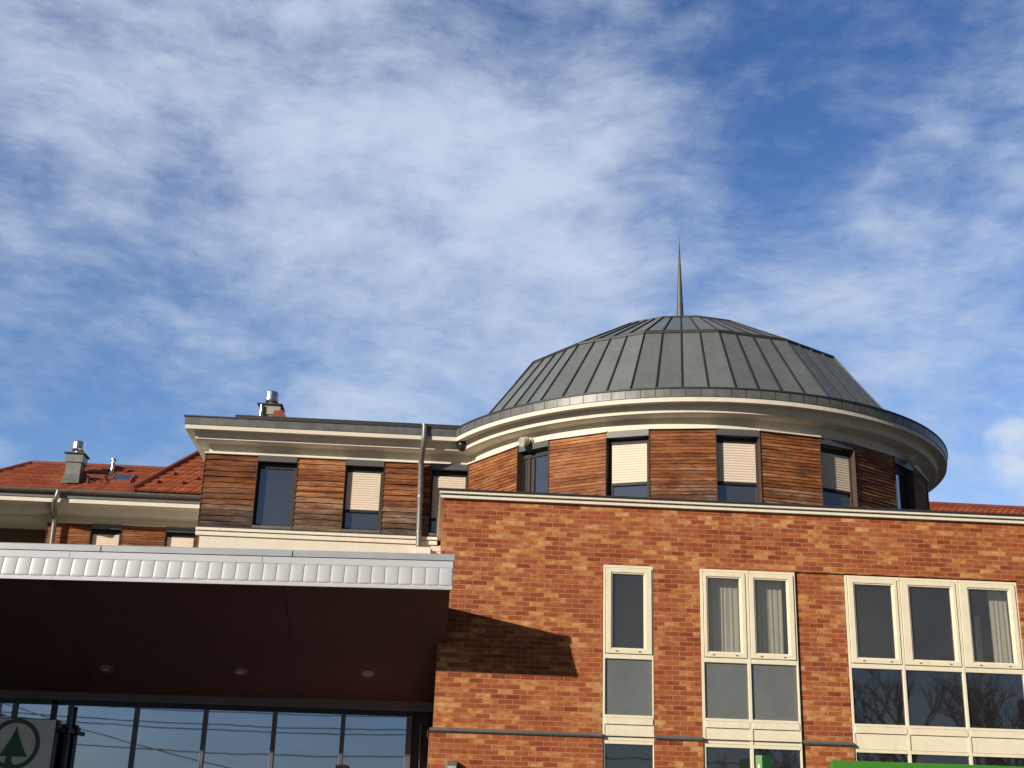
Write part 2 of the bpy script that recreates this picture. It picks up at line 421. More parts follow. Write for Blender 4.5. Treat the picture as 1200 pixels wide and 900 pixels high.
# upper storey
wall_front(XL, REC0, LZ, 6.88, 0, [(W1[0], W1[1], LZ, WZ1), (W2[0], W2[1], LZ, WZ1)], .30, b)
wall_front(REC0, XR, WZ1 + .012, 6.88, 0, [], .3, b)
b.face([(REC0, 0, LZ), (REC0, RECY, LZ), (REC0, RECY, WZ1 + .012), (REC0, 0, WZ1 + .012)])
b.face([(REC0, 0, WZ1 + .012), (REC0, RECY + .25, WZ1 + .012), (REC1, RECY + .25, WZ1 + .012), (REC1, 0, WZ1 + .012)])
wall_front(REC0, W3[0], LZ, WZ1 + .012, RECY, [], .3, b)
b.face([(W3[0], RECY, LZ), (W3[0], RECY, WZ1 + .012), (W3[0], .35, WZ1 + .012), (W3[0], .35, LZ)])
b.face([(REC1, 0, LZ), (REC1, 0, WZ1 + .012), (REC1, .35, WZ1 + .012), (REC1, .35, LZ)])
wall_front(REC1, XR, LZ, WZ1 + .012, 0, [], .3, b)
b.face([(XL, 0, LZ), (XL, 0, 6.88), (XL, 8, 6.88), (XL, 8, LZ)])
b.face([(XR, 0, 0), (XR, 8, 0), (XR, 8, 6.88), (XR, 0, 6.88)])
# ground storey
GT = 2.975
XL2 = XL - .055
wall_front(XL2, REC0, 0, LZ, -PL, [(W1[0], W1[1], 0.6, LZ), (W2[0], W2[1], 0.6, LZ)], .30, b)
wall_front(REC0, W3[0], 0, LZ, RECY - PL, [], .3, b)
b.face([(REC0, -PL, 0), (REC0, RECY - PL, 0), (REC0, RECY - PL, LZ), (REC0, -PL, LZ)])
b.face([(W3[0], RECY - PL, 0), (W3[0], RECY - PL, LZ), (W3[0], .35, LZ), (W3[0], .35, 0)])
wall_front(REC1, XR, 0, LZ, -PL, [], .3, b)
b.face([(REC1, -PL, 0), (REC1, -PL, LZ), (REC1, .35, LZ), (REC1, .35, 0)])
b.face([(XL2, -PL, 0), (XL2, -PL, LZ), (XL2, 2.35, LZ), (XL2, 2.35, 0)])
b.face([(XL2, -PL, LZ), (XL, -PL, LZ), (XL, 2.35, LZ), (XL2, 2.35, LZ)])
b.face([(XL, -PL, LZ), (REC0, -PL, LZ), (REC0, .0, LZ), (XL, .0, LZ)])
b.build('wall', 'brick', brick)
# terrace roof behind the parapet
b = MB(); b.box(XL + .02, XR - .02, .30, 7.9, 6.60, 6.70); b.face([(XL + .3, .30, 6.7), (XR - .3, .30, 6.7), (XR - .3, .30, 6.88), (XL + .3, .30, 6.88)]); b.build('terrace_roof', 'flash_dark', brick)
# rooms behind the panes
b = MB()
for z0, z1 in ((3.0, 6.15), (0.02, 2.98)):
    x0, x1, y0, y1 = XL + .35, XR - .3, .36, 4.2
    b.face([(x0, y1, z0), (x1, y1, z0), (x1, y1, z1), (x0, y1, z1)]); b.face([(x0, y0, z0), (x0, y1, z0), (x0, y1, z1), (x0, y0, z1)])
    b.face([(x1, y0, z0), (x1, y0, z1), (x1, y1, z1), (x1, y1, z0)]); b.face([(x0, y0, z0), (x1, y0, z0), (x1, y1, z0), (x0, y1, z0)])
    b.face([(x0, y0, z1), (x0, y1, z1), (x1, y1, z1), (x1, y0, z1)])
    for xd in (4.1, 6.5): b.box(xd, xd + .12, y0, y1, z0, z1)
b.build('room', 'room', brick)

# coping: dark flashing over two cream bands, running round the left corner
def sweep_L(mb, prof, closed_mi):
    """profile (offset outwards, z, material of the strip to the next point) along front and left return"""
    pts = prof
    for (o0, z0, mi), (o1, z1, _) in zip(pts, pts[1:]):
        a = [(XR, -o0, z0), (XL - o0, -o0, z0), (XL - o0, 3.36, z0)]; c = [(XR, -o1, z1), (XL - o1, -o1, z1), (XL - o1, 3.36, z1)]
        for k in range(2): mb.face([a[k], a[k + 1], c[k + 1], c[k]], mi)
b = MB()
sweep_L(b, [(-.32, 7.03, 1), (.115, 7.015, 1), (.115, 6.993, 1), (.085, 6.990, 0), (.085, 6.942, 0), (.045, 6.938, 2), (.045, 6.914, 0), (.060, 6.912, 0), (.060, 6.868, 0), (-.004, 6.864, 0)], 0)
b.build('coping', ['cream_trim', 'flash_dark', 'groove'], brick)

# string course of grey flashing, in runs between the windows
for x0, x1, y in ((XL - .06, W1[0] - .004, 0), (W1[1] + .004, W2[0] - .004, 0), (REC0 + .01, W3[0] - .004, RECY)):
    b = MB(); i0 = (x0, x1)
    pr = [(0.0, 3.135), (-.075, 3.118), (-.078, 3.088), (-.060, 3.066), (-.0, 3.062)]
    rows = [[(x0, y + p[0], p[1]) for p in pr], [(x1, y + p[0], p[1]) for p in pr]]
    b.grid(rows); b.face(rows[0][::-1]); b.face(rows[1])
    if x0 < XL:
        rows = [[(x0 + p[0] * .4, y - .07, p[1]) for p in pr], [(x0 + p[0] * .4, 2.3, p[1]) for p in pr]]
        b.grid(rows)
    b.build('string_course', 'flash', brick)

def brick_window(x0, x1, y, bays, label, low_mat, curtains=(), gf_mull=True):
    """bays: (pane x0, pane x1, low pane x0, low pane x1)"""
    fr = MB()
    zb = .62
    yf, yb = y - .008, y + .12
    e0, e1 = bays[0][2] - .004, bays[-1][3] + .004
    fr.box(x0 + .006, e0, yf, yb, zb, WZ1 - .006)
    fr.box(e1, x1 - .006, yf, yb, zb, WZ1 - .006)
    mulls = [(p[3] + .004, q[2] - .004) for p, q in zip(bays, bays[1:])]
    for a, c in mulls: fr.box(a, c, yf - .006, yb, 2.2 if not gf_mull else zb, WZ1 - .006)
    for p in bays:
        a, c = p[2] - .004, p[3] + .004
        fr.box(a, c, yf, yb, WZ1 - .045, WZ1 - .006)         # head
        fr.box(a, c, yf, yb, 4.318, 4.392)                    # transom
        fr.box(a, c, yf - .004, yb, 3.388, 3.428)             # rails under the fixed pane
        fr.box(a, c, yf - .014, yb, 3.282, 3.384)
        fr.box(a, c, yf - .004, yb, 2.977, 3.030)
    w = fr.build('window', ['pvc', 'groove'], brick, bevel=.004); lbl(w, label)
    for n, p in enumerate(bays):
        a, c = p[2], p[3]
        s = MB()                                               # opening sash: groove, ring, glazing bead
        s.ring(a + .006, c - .006, 4.402, WZ1 - .052, (p[0] - a - .030, c - p[1] - .030, .075, .075), y - .028, y + .06)
        s.ring(p[0] - .030, p[1] + .030, 4.402 + .062, WZ1 - .052 - .068, .030, y - .012, y + .05)
        for q in (.14, .86):
            xx = p[0] + (p[1] - p[0]) * q
            s.box(xx - .022, xx + .022, y - .034, y - .026, 4.428, 4.446, 1)
        so = s.build('sash', ['pvc', 'groove'], w, bevel=.004)
        g = MB(); g.box(p[0] - .01, p[1] + .01, y + .020, y + .026, 4.485, 5.720); g.build('pane', 'glass_clear', w)
        g = MB(); g.box(a + .001, c - .001, y + .025, y + .031, 3.428, 4.318); g.build('lower_pane', low_mat, w)
        g = MB(); g.box(a + .001, c - .001, y + .002, y + .05, 3.036, 3.276)
        g.build('apron_panel', 'pvc', w)
        g = MB(); g.box(a, c, y + .025, y + .031, zb, 2.977); g.build('shop_pane', 'glass_mirror', w)
        for cs in curtains:
            if cs[0] != n: continue
            cu = MB(); rows = []; xa, xb = cs[1], cs[2]; k = int((xb - xa) / .012)
            top, bot = [], []
            for j in range(k + 1):
                x = xa + (xb - xa) * j / k
                yy = y + cs[3] + .007 * math.sin(x * 2 * math.pi / .085 + 1.3 * math.sin(x * 9)) + .004 * math.sin(x * 120)
                top.append((x, yy, 5.80)); bot.append((x + .01 * math.sin(x * 20), yy, 4.30))
            cu.grid([bot, top]); cu.build('curtain', 'curtain', w, smooth=True)
    return w

brick_window(*W1, 0, [(3.025, 3.55, 2.914, 3.682)], 'single tall window nearest the canopy shadow', 'glass_frost')
brick_window(*W2, 0, [(4.624, 5.160, 4.547, 5.258), (5.422, 5.960, 5.318, 6.075)], 'double window with pleated curtains', 'glass_frost',
             curtains=((0, 4.60, 5.30, .19), (1, 5.38, 5.93, .19)))
w3 = brick_window(*W3, RECY, [(7.13, 7.772, 7.01, 7.86), (8.072, 8.786, 7.915, 8.872), (9.10, 9.79, 8.928, 9.905)], 'triple window in the shallow bay', 'glass_mirror',
             curtains=((2, 9.52, 9.86, .22),))
for q in ((9.02, 9.28, .62, 5.22), (9.38, 9.46, .5, 5.34)):
    b = MB(); b.box(q[0], q[1], q[2], q[2] + .04, 4.3, q[3]); b.build('blind_strip', 'curtain', w3)

# ---------------------------------------------------------------- timber panels and windows (drum and wings)
ZP0, ZP1 = 6.966, 8.40
def add_panel(parent, width, xf, z0=ZP0, z1=ZP1, boards=23, seed=0, lap=.0065):
    """face of the boards at local y=0, outwards is -y"""
    rnd = random.Random(seed); p = MB(); h = (z1 - z0) / boards; n = 16
    x0, x1 = -width / 2 + .014, width / 2 - .014
    for k in range(boards):
        za, zb = z0 + k * h, z0 + (k + 1) * h - .004
        ph, wob = rnd.random() * 9, rnd.uniform(.02, .06) * h; tilt = rnd.uniform(.6, 1.1) * lap
        low, hi, und = [], [], []
        for j in range(n + 1):
            x = x0 + (x1 - x0) * j / n
            dz = wob * (math.sin(x * 7 + ph) + .6 * math.sin(x * 17 + ph * 2)); dy = .003 * math.sin(x * 5 + ph * 3)
            low.append((x, -tilt + dy - .004, za + dz)); hi.append((x, .004, zb + .006)); und.append((x, .02, za + dz + .004))
        p.grid([und, low, hi])
        p.face([und[0], low[0], hi[0]]); p.face([und[-1], hi[-1], low[-1]])
    o = p.build('cladding_panel', 'wood', parent, xf=xf, world=False)
    for ea, eb in ((-width / 2, x0), (x1, width / 2)):
        t = MB(); t.box(ea, eb, -.018, .14, z0, z1); t.build('edge_trim', 'jamb', o, world=False)
    t = MB(); t.box(-width / 2 - .012, width / 2 + .012, -.045, .06, z1 + .003, z1 + .028); t.build('top_flashing', 'cream_trim', o, world=False)
    t = MB(); t.box(x0, x1, .03, .12, z0, z1); t.build('backing', 'dark_metal', o, world=False)
    return o

def add_window(parent, width, xf, blind=None, z0=ZP0, z1=ZP1, sash_open=False, left=.045):
    """recessed strip window; blind = bottom height of the lowered roller shutter"""
    x0, x1 = -width / 2 + .003, width / 2 - .003; yb = .125
    f = MB()
    f.ring(x0, x1, z0 + .055, z1 - .115, (left, .05, .05, .105), yb - .03, yb + .06)
    f.box(x0, x1, yb + .06, yb + .09, z0, z1)
    w = f.build('window', 'dark_metal', parent, xf=xf, world=False)
    f = MB(); f.box(x1 - .052, x1 - .002, yb - .06, yb - .032, z0 + .05, z1 - .20); f.build('guide_rail', 'jamb', w, world=False)
    f = MB(); f.box(x0 - .002, x1 + .002, -.03, yb - .06, z1 - .105, z1 + .012); f.build('shutter_box', 'box_metal', w, world=False)
    f = MB(); f.box(x0, x1, -.02, yb + .03, z0 + .022, z0 + .05); f.box(x0, x1, -.03, -.02, z0 + .002, z0 + .05); f.build('sill', 'flash', w, world=False)
    f = MB(); f.box(x0 + left, x1 - .05, yb - .004, yb + .002, z0 + .105, z1 - .22); f.build('pane', 'glass_dark', w, world=False)
    if blind:
        f = MB(); zt = z1 - .215; h = .047; n = int((zt - blind) / h)
        a, c = x0 + left - .015, x1 - .054
        for k in range(n):
            zz = zt - k * h
            f.grid([[(a, yb - .030, zz - h), (c, yb - .030, zz - h)], [(a, yb - .036, zz - h + .004), (c, yb - .036, zz - h + .004)], [(a, yb - .041, zz - h * .55), (c, yb - .041, zz - h * .55)], [(a, yb - .036, zz - .008), (c, yb - .036, zz - .008)], [(a, yb - .030, zz - .004), (c, yb - .030, zz - .004)], [(a, yb - .030, zz), (c, yb - .030, zz)]])
        f.build('roller_blind', 'blind', w, world=False)
        f = MB(); f.box(a, c, yb - .045, yb - .010, zt - n * h - .048, zt - n * h - .002); f.build('bottom_rail', 'dark_metal', w, world=False)
    if sash_open:
        f = MB(); f.box(x0 + .20, x0 + .24, yb - .03, yb - .006, z0 + .1, z1 - .22); f.box(x0 + .30, x0 + .345, yb - .03, yb - .006, z0 + .1, z1 - .24); f.build('sash_bar', 'jamb', w, world=False)
    return w

# cornice profile: (outwards from the panel face, z, material)
CORN = [(-.06, 8.392, 0), (-.06, 8.625, 0), (.175, 8.630, 0), (.205, 8.640, 0), (.208, 8.662, 0), (.198, 8.675, 0), (.205, 8.70, 0), (.222, 8.742, 0), (.232, 8.790, 0), (.385, 8.778, 0), (.402, 8.778, 0), (.402, 8.860, 0), (.30, 8.862, 0)]
GUT = [(.30, 8.858), (.416, 8.863), (.424, 9.005), (.432, 9.010), (.432, 9.030), (.395, 9.032), (.385, 8.98), (.25, 8.97)]

# ---------------------------------------------------------------- domed rotunda
CX, CY, RF = 5.28, 5.19, 4.96
rot = root('domed_rotunda', (CX, CY, 0), 'round timber clad drum under a grey faceted metal dome with a needle spire', 'tower')
def pol(r, th, z): return (CX + r * math.sin(th), CY - r * math.cos(th), z)
def junction(o): return -math.acos((CY - (3.4 - o)) / (RF + o))
def ring_sweep(mb, prof, t1=R(180), n=150, mats=None):
    rows = []
    for p in prof:
        o, z = p[0], p[1]; t0 = junction(o)
        rows.append([pol(RF + o, t0 + (t1 - t0) * k / n, z) for k in range(n + 1)])
    mb.grid(rows)
b = MB(); n = 128
b.grid([[pol(RF - .20, 2 * math.pi * k / n, z) for k in range(n)] for z in (3.0, 8.62)], 0, True)
b.build('wall', 'cream', rot, smooth=True)
b = MB(); ring_sweep(b, CORN); o = b.build('cornice', 'cream', rot)
b = MB(); ring_sweep(b, GUT)
for k in range(0, 170):
    t = R(-64) + k * .049
    if t > math.pi: break
    b.face([pol(RF + .421, t, 8.866), pol(RF + .421, t + .0016, 8.866), pol(RF + .427, t + .0016, 9.004), pol(RF + .427, t, 9.004)], 1)
b.build('gutter', ['gutter', 'flash_dark'], rot)
b = MB(); ring_sweep(b, [(.433, 9.008), (.440, 9.010), (.440, 9.036), (.38, 9.038)]); b.build('gutter_lip', 'flash_dark', rot)
b = MB(); ring_sweep(b, [(-.18, 6.93), (.05, 6.93), (.05, 6.962), (-.18, 6.964)]); b.build('sill_band', 'flash', rot)

def drum_xf(th, r=RF):
    return ((r * math.sin(th), -r * math.cos(th), 0), th)
PW = 2 * RF * math.tan(R(13.55) / 2)
WW = 2 * (RF) * math.tan(R(8.9) / 2)
blinds = {-67.5: None, -45: None, -22.5: 7.46, 0: 7.44, 22.5: 7.50, 45: None, 67.5: None}
for k in range(-2, 5):
    th = 22.5 * k + 11.25 - 22.5 + 22.5 * 0
for k in range(-3, 8):
    thp = 22.5 * k + 11.25 - .1
    if thp < -50: continue
    add_panel(rot, PW, drum_xf(R(thp), RF * math.cos(R(6.7))), seed=100 + k)
add_panel(rot, RF * R(19.4), drum_xf(R(-58.6), RF * math.cos(R(8))), seed=77)
for k in range(-2, 8):
    thw = 22.5 * k
    add_window(rot, WW, drum_xf(R(thw - .1), RF * math.cos(R(4.4)) - .01), blind=blinds.get(thw), sash_open=(thw == -45), left=.09 if thw < -1 else .03)

# dome: sixteen facets, three tiers, standing seams
TIER = [(5.02, 8.955), (3.60, 10.82), (1.82, 11.83), (.10, 12.18)]
b = MB(); NS = 4
def dome_pt(fac, u, tier, v=0.0, lift=0.0):
    (r0, z0), (r1, z1) = TIER[tier], TIER[tier + 1]
    r, z = r0 + (r1 - r0) * v, z0 + (z1 - z0) * v
    a0, a1 = R(22.5 * fac), R(22.5 * (fac + 1))
    A, B = Vector(pol(r, a0, z)), Vector(pol(r, a1, z)); p = A.lerp(B, u)
    if lift:
        mid = (a0 + a1) / 2; sl = math.atan2(z1 - z0, (r0 - r1) * math.cos(R(11.25)))
        p += Vector((math.sin(mid) * math.sin(sl), -math.cos(mid) * math.sin(sl), math.cos(sl))) * lift
    return p
rnd = random.Random(3)
for tier in range(3):
    for fac in range(16):
        ft = rnd.uniform(.35, .65)
        for s_ in range(NS):
            u0, u1 = s_ / NS, (s_ + 1) / NS
            b.face([dome_pt(fac, u0, tier, 0), dome_pt(fac, u1, tier, 0), dome_pt(fac, u1, tier, 1), dome_pt(fac, u0, tier, 1)], 0, ft + rnd.uniform(-.28, .28))
            if tier < 2 or s_ % 2 == 0:                       # standing seam rib
                du = .0075 if s_ else .010
                us = (max(0, u0 - du), u0 + du)
                lo, hi = .0, 1.0
                q = [dome_pt(fac, us[0], tier, lo, .001), dome_pt(fac, us[1], tier, lo, .001), dome_pt(fac, us[1], tier, hi, .001), dome_pt(fac, us[0], tier, hi, .001)]
                q2 = [dome_pt(fac, us[0], tier, lo, .028), dome_pt(fac, us[1], tier, lo, .028), dome_pt(fac, us[1], tier, hi, .028), dome_pt(fac, us[0], tier, hi, .028)]
                b.face(q2, 1)
                for e in range(4): b.face([q[e], q[(e + 1) % 4], q2[(e + 1) % 4], q2[e]], 1)
b.build('dome_roof', ['zinc', 'flash_dark'], rot)
for tier, hh in ((1, .045), (2, .04)):                        # dark overlap strip at each kink
    b = MB(); r, z = TIER[tier]
    for fac in range(16):
        a0, a1 = R(22.5 * fac), R(22.5 * (fac + 1))
        q = [[pol(r + dr, a, z + dz) for a in (a0, a1)] for dr, dz in ((.035, -.055), (.055, -.045), (.055, .0), (-.03, .045))]
        b.grid(q)
    b.build('dome_kink_strip', 'flash_dark', rot)
b = MB()
rows = [[pol(r, 2 * math.pi * k / 12, z) for k in range(12)] for r, z in ((.104, 12.08), (.084, 12.5), (.064, 13.0), (.045, 13.5), (.026, 14.0), (.009, 14.45), (.003, 14.56))]
b.grid(rows, 0, True); b.build('spire', 'spire', rot, smooth=True)

# ---------------------------------------------------------------- timber wing (left of the drum)
wing = root('timber_wing', (-2.2, 4.5, 0), 'timber clad upper storey with deep cream eaves left of the round drum', 'building')
WXL = -4.49
def wing_sweep(mb, prof, xl_extra=0.0):
    rows = []
    for p in prof:
        o, z = p[0], p[1]
        xj = CX + (RF + o) * math.sin(junction(o))
        rows.append([(xj, 3.4 - o, z), (WXL - max(o, -.06) * .93, 3.4 - o, z), (WXL - max(o, -.06) * .93, 10.0, z)])
    mb.grid(rows)
b = MB(); b.box(WXL + .06, 1.2, 3.62, 10.2, 6.79, 8.61); b.box(WXL + .06, 1.2, 3.40, 10.2, 0, 6.78); b.build('wall', 'cream', wing)
b = MB(); wing_sweep(b, CORN); b.build('cornice', 'cream', wing)
b = MB(); wing_sweep(b, GUT)
b.build('gutter', 'gutter', wing)
b = MB(); wing_sweep(b, [(.433, 9.008), (.440, 9.010), (.440, 9.036), (.38, 9.038)]); b.build('gutter_lip', 'flash_dark', wing)
b = MB(); rows = [[(x, 3.4 - o, z) for o, z in ((-.2, 6.93), (.065, 6.928), (.065, 6.876), (-.02, 6.872), (-.02, 6.860), (.035, 6.858), (.035, 6.786), (-.01, 6.782))] for x in (WXL - .02, .1)]
b.grid(rows); b.face(rows[0][::-1]); b.build('base_moulding', 'cream_trim', wing)
b = MB(); b.box(WXL, .3, 3.36, 3.46, 6.932, 6.964); b.build('sill_band', 'flash_dark', wing)
b = MB()
b.face([(-3.98, 3.33, 9.205), (2.2, 3.33, 9.205), (2.2, 9.5, 10.0), (-3.98, 9.5, 10.0)])
b.face([(-3.98, 3.33, 9.205), (-3.98, 3.33, 8.95), (2.2, 3.33, 8.95), (2.2, 3.33, 9.205)])
b.face([(-3.98, 3.33, 8.95), (-3.98, 3.33, 9.205), (-3.98, 9.5, 10.0), (-3.98, 9.5, 8.95)])
wr = b.build('roof', 'flash_dark', wing)
def xf_w(xc): return ((xc - wing.location.x, 3.4 - wing.location.y, 0), 0)
for xa, xb, sd_ in ((-4.49, -3.46, 11), (-2.70, -1.75, 12), (-1.01, -.07, 13)):
    add_panel(wing, xb - xa, xf_w((xa + xb) / 2), boards=13, seed=sd_, lap=.016)
for xa, xb, bl in ((-3.46, -2.70, None), (-1.75, -1.01, 7.40), (-.07, .66, 7.30)):
    add_window(wing, xb - xa, xf_w((xa + xb) / 2), blind=bl)
# downpipe with swan neck
b = MB()
b.tube([(-.25, 2.945, 9.06), (-.25, 2.945, 8.80), (-.255, 2.97, 8.70), (-.275, 3.10, 8.52), (-.285, 3.24, 8.40), (-.285, 3.285, 8.30), (-.25, 3.285, 6.72)], .055, 12)
for zz in (8.34, 7.7, 7.0): b.tube([(-.285 + (8.34 - zz) * .021, 3.285, zz - .025), (-.285 + (8.34 - zz) * .021, 3.285, zz + .025)], .064, 12)
b.tube([(-.25, 2.945, 9.04), (-.25, 2.945, 9.07)], .066, 12)
b.build('downpipe', 'pipe', wing, smooth=True)
b = MB(); b.box(-.30, -.02, 3.22, 3.39, 6.56, 6.70); b.build('overflow_box', 'cream_trim', wing)
b = MB(); b.box(-.02, .34, 3.25, 3.30, 6.64, 6.67); b.build('overflow_spout', 'cream_trim', wing)
# chimney on the wing
def chimney(parent, x, y, z0, z1, w, d, brickish=False, name='chimney', mat='flash'):
    b = MB()
    b.box(x - w / 2, x + w / 2, y - d / 2, y + d / 2, z0, z1 - .24)
    b.box(x - w / 2 - .03, x + w / 2 + .03, y - d / 2 - .03, y + d / 2 + .03, z1 - .24, z1 - .03)
    b.box(x - w / 2 - .07, x + w / 2 + .07, y - d / 2 - .07, y + d / 2 + .07, z1 - .03, z1, 1)
    b.face([(x - w / 2 - .05, y - d / 2 - .12, z0 - .02), (x + w / 2 + .05, y - d / 2 - .16, z0 - .02), (x + w / 2, y - d / 2 - .004, z0 + .24), (x - w / 2, y - d / 2 - .004, z0 + .24)])
    c = b.build(name, [mat, 'flash_dark'], parent)
    b = MB()
    b.tube([(x, y, z1), (x, y, z1 + .09)], .085, 16); b.tube([(x, y, z1 + .085), (x, y, z1 + .10), (x, y, z1 + .13), (x, y, z1 + .31), (x, y, z1 + .34)], [.10, .15, .16, .16, .13], 20)
    b.build('cowl', 'steel', c, smooth=False)
    return c
M['old_render'] = plain('old_render', (.33, .30, .25), .9, var=.25)
c2 = chimney(wr, -3.66, 6.0, 9.55, 10.25, .40, .42, mat='old_render')
c2['label'] = 'low chimney with steel drum cowl'
b = MB(); b.face([(-3.62, 5.74, 9.9), (-3.25, 5.74, 9.9), (-3.38, 5.76, 10.12), (-3.56, 5.76, 10.10)]); b.face([(-3.25, 5.74, 9.9), (-3.1, 6.2, 9.9), (-3.40, 6.0, 10.12), (-3.38, 5.76, 10.12)])
b.build('tile_saddle', 'ridge_tile', c2)
b = MB(); b.tube([(-3.83, 5.72, 9.9), (-3.83, 5.72, 10.20)], .035, 10); b.build('flue', 'steel', c2, smooth=True)

# ---------------------------------------------------------------- tiled wing (far left)
tw = root('tiled_wing', (-7.5, 11, 0), 'set back wing with red tiled hip roof at far left', 'building')
FY, FE = 10.3, 9.55                              # wall face and fascia
b = MB(); b.box(-9.36, -4.0, FY + .22, 16, 0, 8.62); b.build('wall', 'cream', tw)
b = MB(); b.box(-16, -9.36, 12.0, 16, 0, 8.70); b.build('loggia_wall', 'stucco_brown', tw)
b = MB()
rows = [[(-16, y, z), (-4.3, y, z)] for y, z in ((FY + .06, 8.392), (FY + .06, 8.56), (FE + .42, 8.57), (FE + .40, 8.60), (FE + .36, 8.72), (FE + .10, 8.745), (FE + .02, 8.745), (FE + .02, 8.85), (FE + .2, 8.86))]
b.grid(rows); b.face([(-16, FY + .05, 8.57), (-9.36, FY + .05, 8.57), (-9.36, 12.1, 8.57), (-16, 12.1, 8.57)])
b.build('cornice', 'cream', tw)
b = MB(); rows = [[(-16, y, z), (-4.3, y, z)] for y, z in ((FE + .1, 8.848), (FE - .005, 8.852), (FE - .01, 8.975), (FE + .1, 8.98))]; b.grid(rows); b.build('fascia', 'flash', tw)
b = MB(); rows = [[(xx, FE - .07 + .075 * math.cos(a), 9.03 + .075 * math.sin(a)) for xx in (-16, -4.3)] for a in [math.pi + math.pi * k / 8 for k in range(9)]]
b.grid(rows); b.build('gutter', 'pipe', tw, smooth=True)

def tile_slope(mb, A, B, C, D, rowlen=.24, tw_=.17, rnd=random.Random(5)):
    """clay tiles over the quad A(eave left) B(eave right) C(top right) D(top left)"""
    A, B, C, D = map(Vector, (A, B, C, D)); L = ((D - A).length + (C - B).length) / 2; nr = max(2, int(L / rowlen))
    nrm = (B - A).cross(D - A).normalized()
    for k in range(nr):
        v0, v1 = k / nr, (k + 1) / nr
        p0, p1 = A.lerp(D, v0), B.lerp(C, v0); q0, q1 = A.lerp(D, v1), B.lerp(C, v1)
        nc = max(1, int((p1 - p0).length / tw_))
        for j in range(nc):
            u0, u1 = j / nc, (j + 1) / nc; um = (u0 + u1) / 2; tone = rnd.random()
            a, mb_, c = p0.lerp(p1, u0) + nrm * .020, p0.lerp(p1, um) + nrm * .052, p0.lerp(p1, u1) + nrm * .020
            d, m2, e = q0.lerp(q1, u0), q0.lerp(q1, um) + nrm * .022, q0.lerp(q1, u1)
            mb.face([a, mb_, m2, d], 0, tone); mb.face([mb_, c, e, m2], 0, tone)
            mb.face([p0.lerp(p1, u0) - nrm * .02, p0.lerp(p1, um) - nrm * .01, mb_, a], 0, tone * .5); mb.face([p0.lerp(p1, um) - nrm * .01, p0.lerp(p1, u1) - nrm * .02, c, mb_], 0, tone * .5)
def roof_at(y): return 8.99 + (y - FE) * .70       # tiled_wing front slope
b = MB()
E0, E1 = FE - .05, 11.05
tile_slope(b, (-11.7, E0, roof_at(E0)), (-4.3, E0, roof_at(E0)), (-4.3, E1, roof_at(E1)), (-10.2, E1, roof_at(E1)))
tile_slope(b, (-11.7, 13.0, roof_at(E0)), (-11.7, E0, roof_at(E0)), (-10.2, E1, roof_at(E1)), (-10.2, 11.5, roof_at(E1)))
b.face([(-4.3, 13.2, roof_at(E0)), (-11.7, 13.2, roof_at(E0)), (-10.2, E1, roof_at(E1)), (-4.3, E1, roof_at(E1))])
troof = b.build('roof', 'tile', tw)
b = MB()
b.tube([(-10.2, E1, roof_at(E1) + .02), (-4.3, E1, roof_at(E1) + .02)], .075, 8); b.tube([(-10.2, E1, roof_at(E1) + .02), (-11.7, E0, roof_at(E0) + .02)], .075, 8)
b.build('ridge_cap', 'ridge_tile', troof)
b = MB()                                         # taller hipped roof on the right part
hx0, hy0, hz0 = -7.25, 9.50, 9.10; hx1, hy1, hz1 = -5.70, 11.55, 10.93
tile_slope(b, (hx0, hy0, hz0), (-2.5, hy0, hz0), (-2.5, hy1, hz1), (hx1, hy1, hz1), rnd=random.Random(9))
b.face([(hx0, hy0, hz0), (hx1, hy1, hz1), (hx1, 13, hz1), (hx0, 13, hz0)])
b.build('hipped_roof', 'tile', troof)
b = MB(); b.tube([(hx0, hy0, hz0 + .04), (hx1, hy1, hz1 + .05), (-2.5, hy1, hz1 + .05)], .085, 8); b.build('hip_cap', 'ridge_tile', troof)
for px, pz in ((-6.75, .25), (-6.15, .25), (-6.45, .55), (-5.85, .42)):
    b = MB(); yy = hy0 + pz * 1.15; zz = hz0 + (yy - hy0) * .893
    b.box(px - .025, px + .025, yy - .05, yy + .1, zz + .03, zz + .12); b.build('snow_hook', 'ridge_tile', troof)
c1 = chimney(troof, -8.88, 10.25, roof_at(10.05), 10.12, .36, .40, mat='pipe'); c1['label'] = 'grey sheet metal chimney with steel cowl'
b = MB(); b.tube([(-8.10, 10.55, 9.6), (-8.06, 10.55, 9.80), (-8.05, 10.55, 10.12)], [.07, .05, .05], 12); b.tube([(-8.05, 10.55, 10.10), (-8.05, 10.55, 10.14)], .075, 12); b.build('vent_pipe', 'steel', troof, smooth=True)
b = MB(); sy0, sy1 = 10.15, 10.50
b.face([(-7.93, sy0, roof_at(sy0) + .09), (-7.52, sy0, roof_at(sy0) + .09), (-7.52, sy1, roof_at(sy1) + .09), (-7.93, sy1, roof_at(sy1) + .09)], 1)
for q in ((-7.99, -7.93, sy0, sy1), (-7.52, -7.46, sy0, sy1), (-7.99, -7.46, sy0 - .06, sy0), (-7.99, -7.46, sy1, sy1 + .06)):
    b.face([(q[0], q[2], roof_at(q[2]) + .11), (q[1], q[2], roof_at(q[2]) + .11), (q[1], q[3], roof_at(q[3]) + .11), (q[0], q[3], roof_at(q[3]) + .11)])
    b.face([(q[0], q[2], roof_at(q[2])), (q[1], q[2], roof_at(q[2])), (q[1], q[2], roof_at(q[2]) + .11), (q[0], q[2], roof_at(q[2]) + .11)])
b.build('skylight', ['ridge_tile', 'glass_dark'], troof)
b = MB()
b.box(-8.52, -8.05, 10.02, 10.06, 9.55, 9.585); b.box(-8.52, -8.05, 10.20, 10.24, 9.55, 9.585)
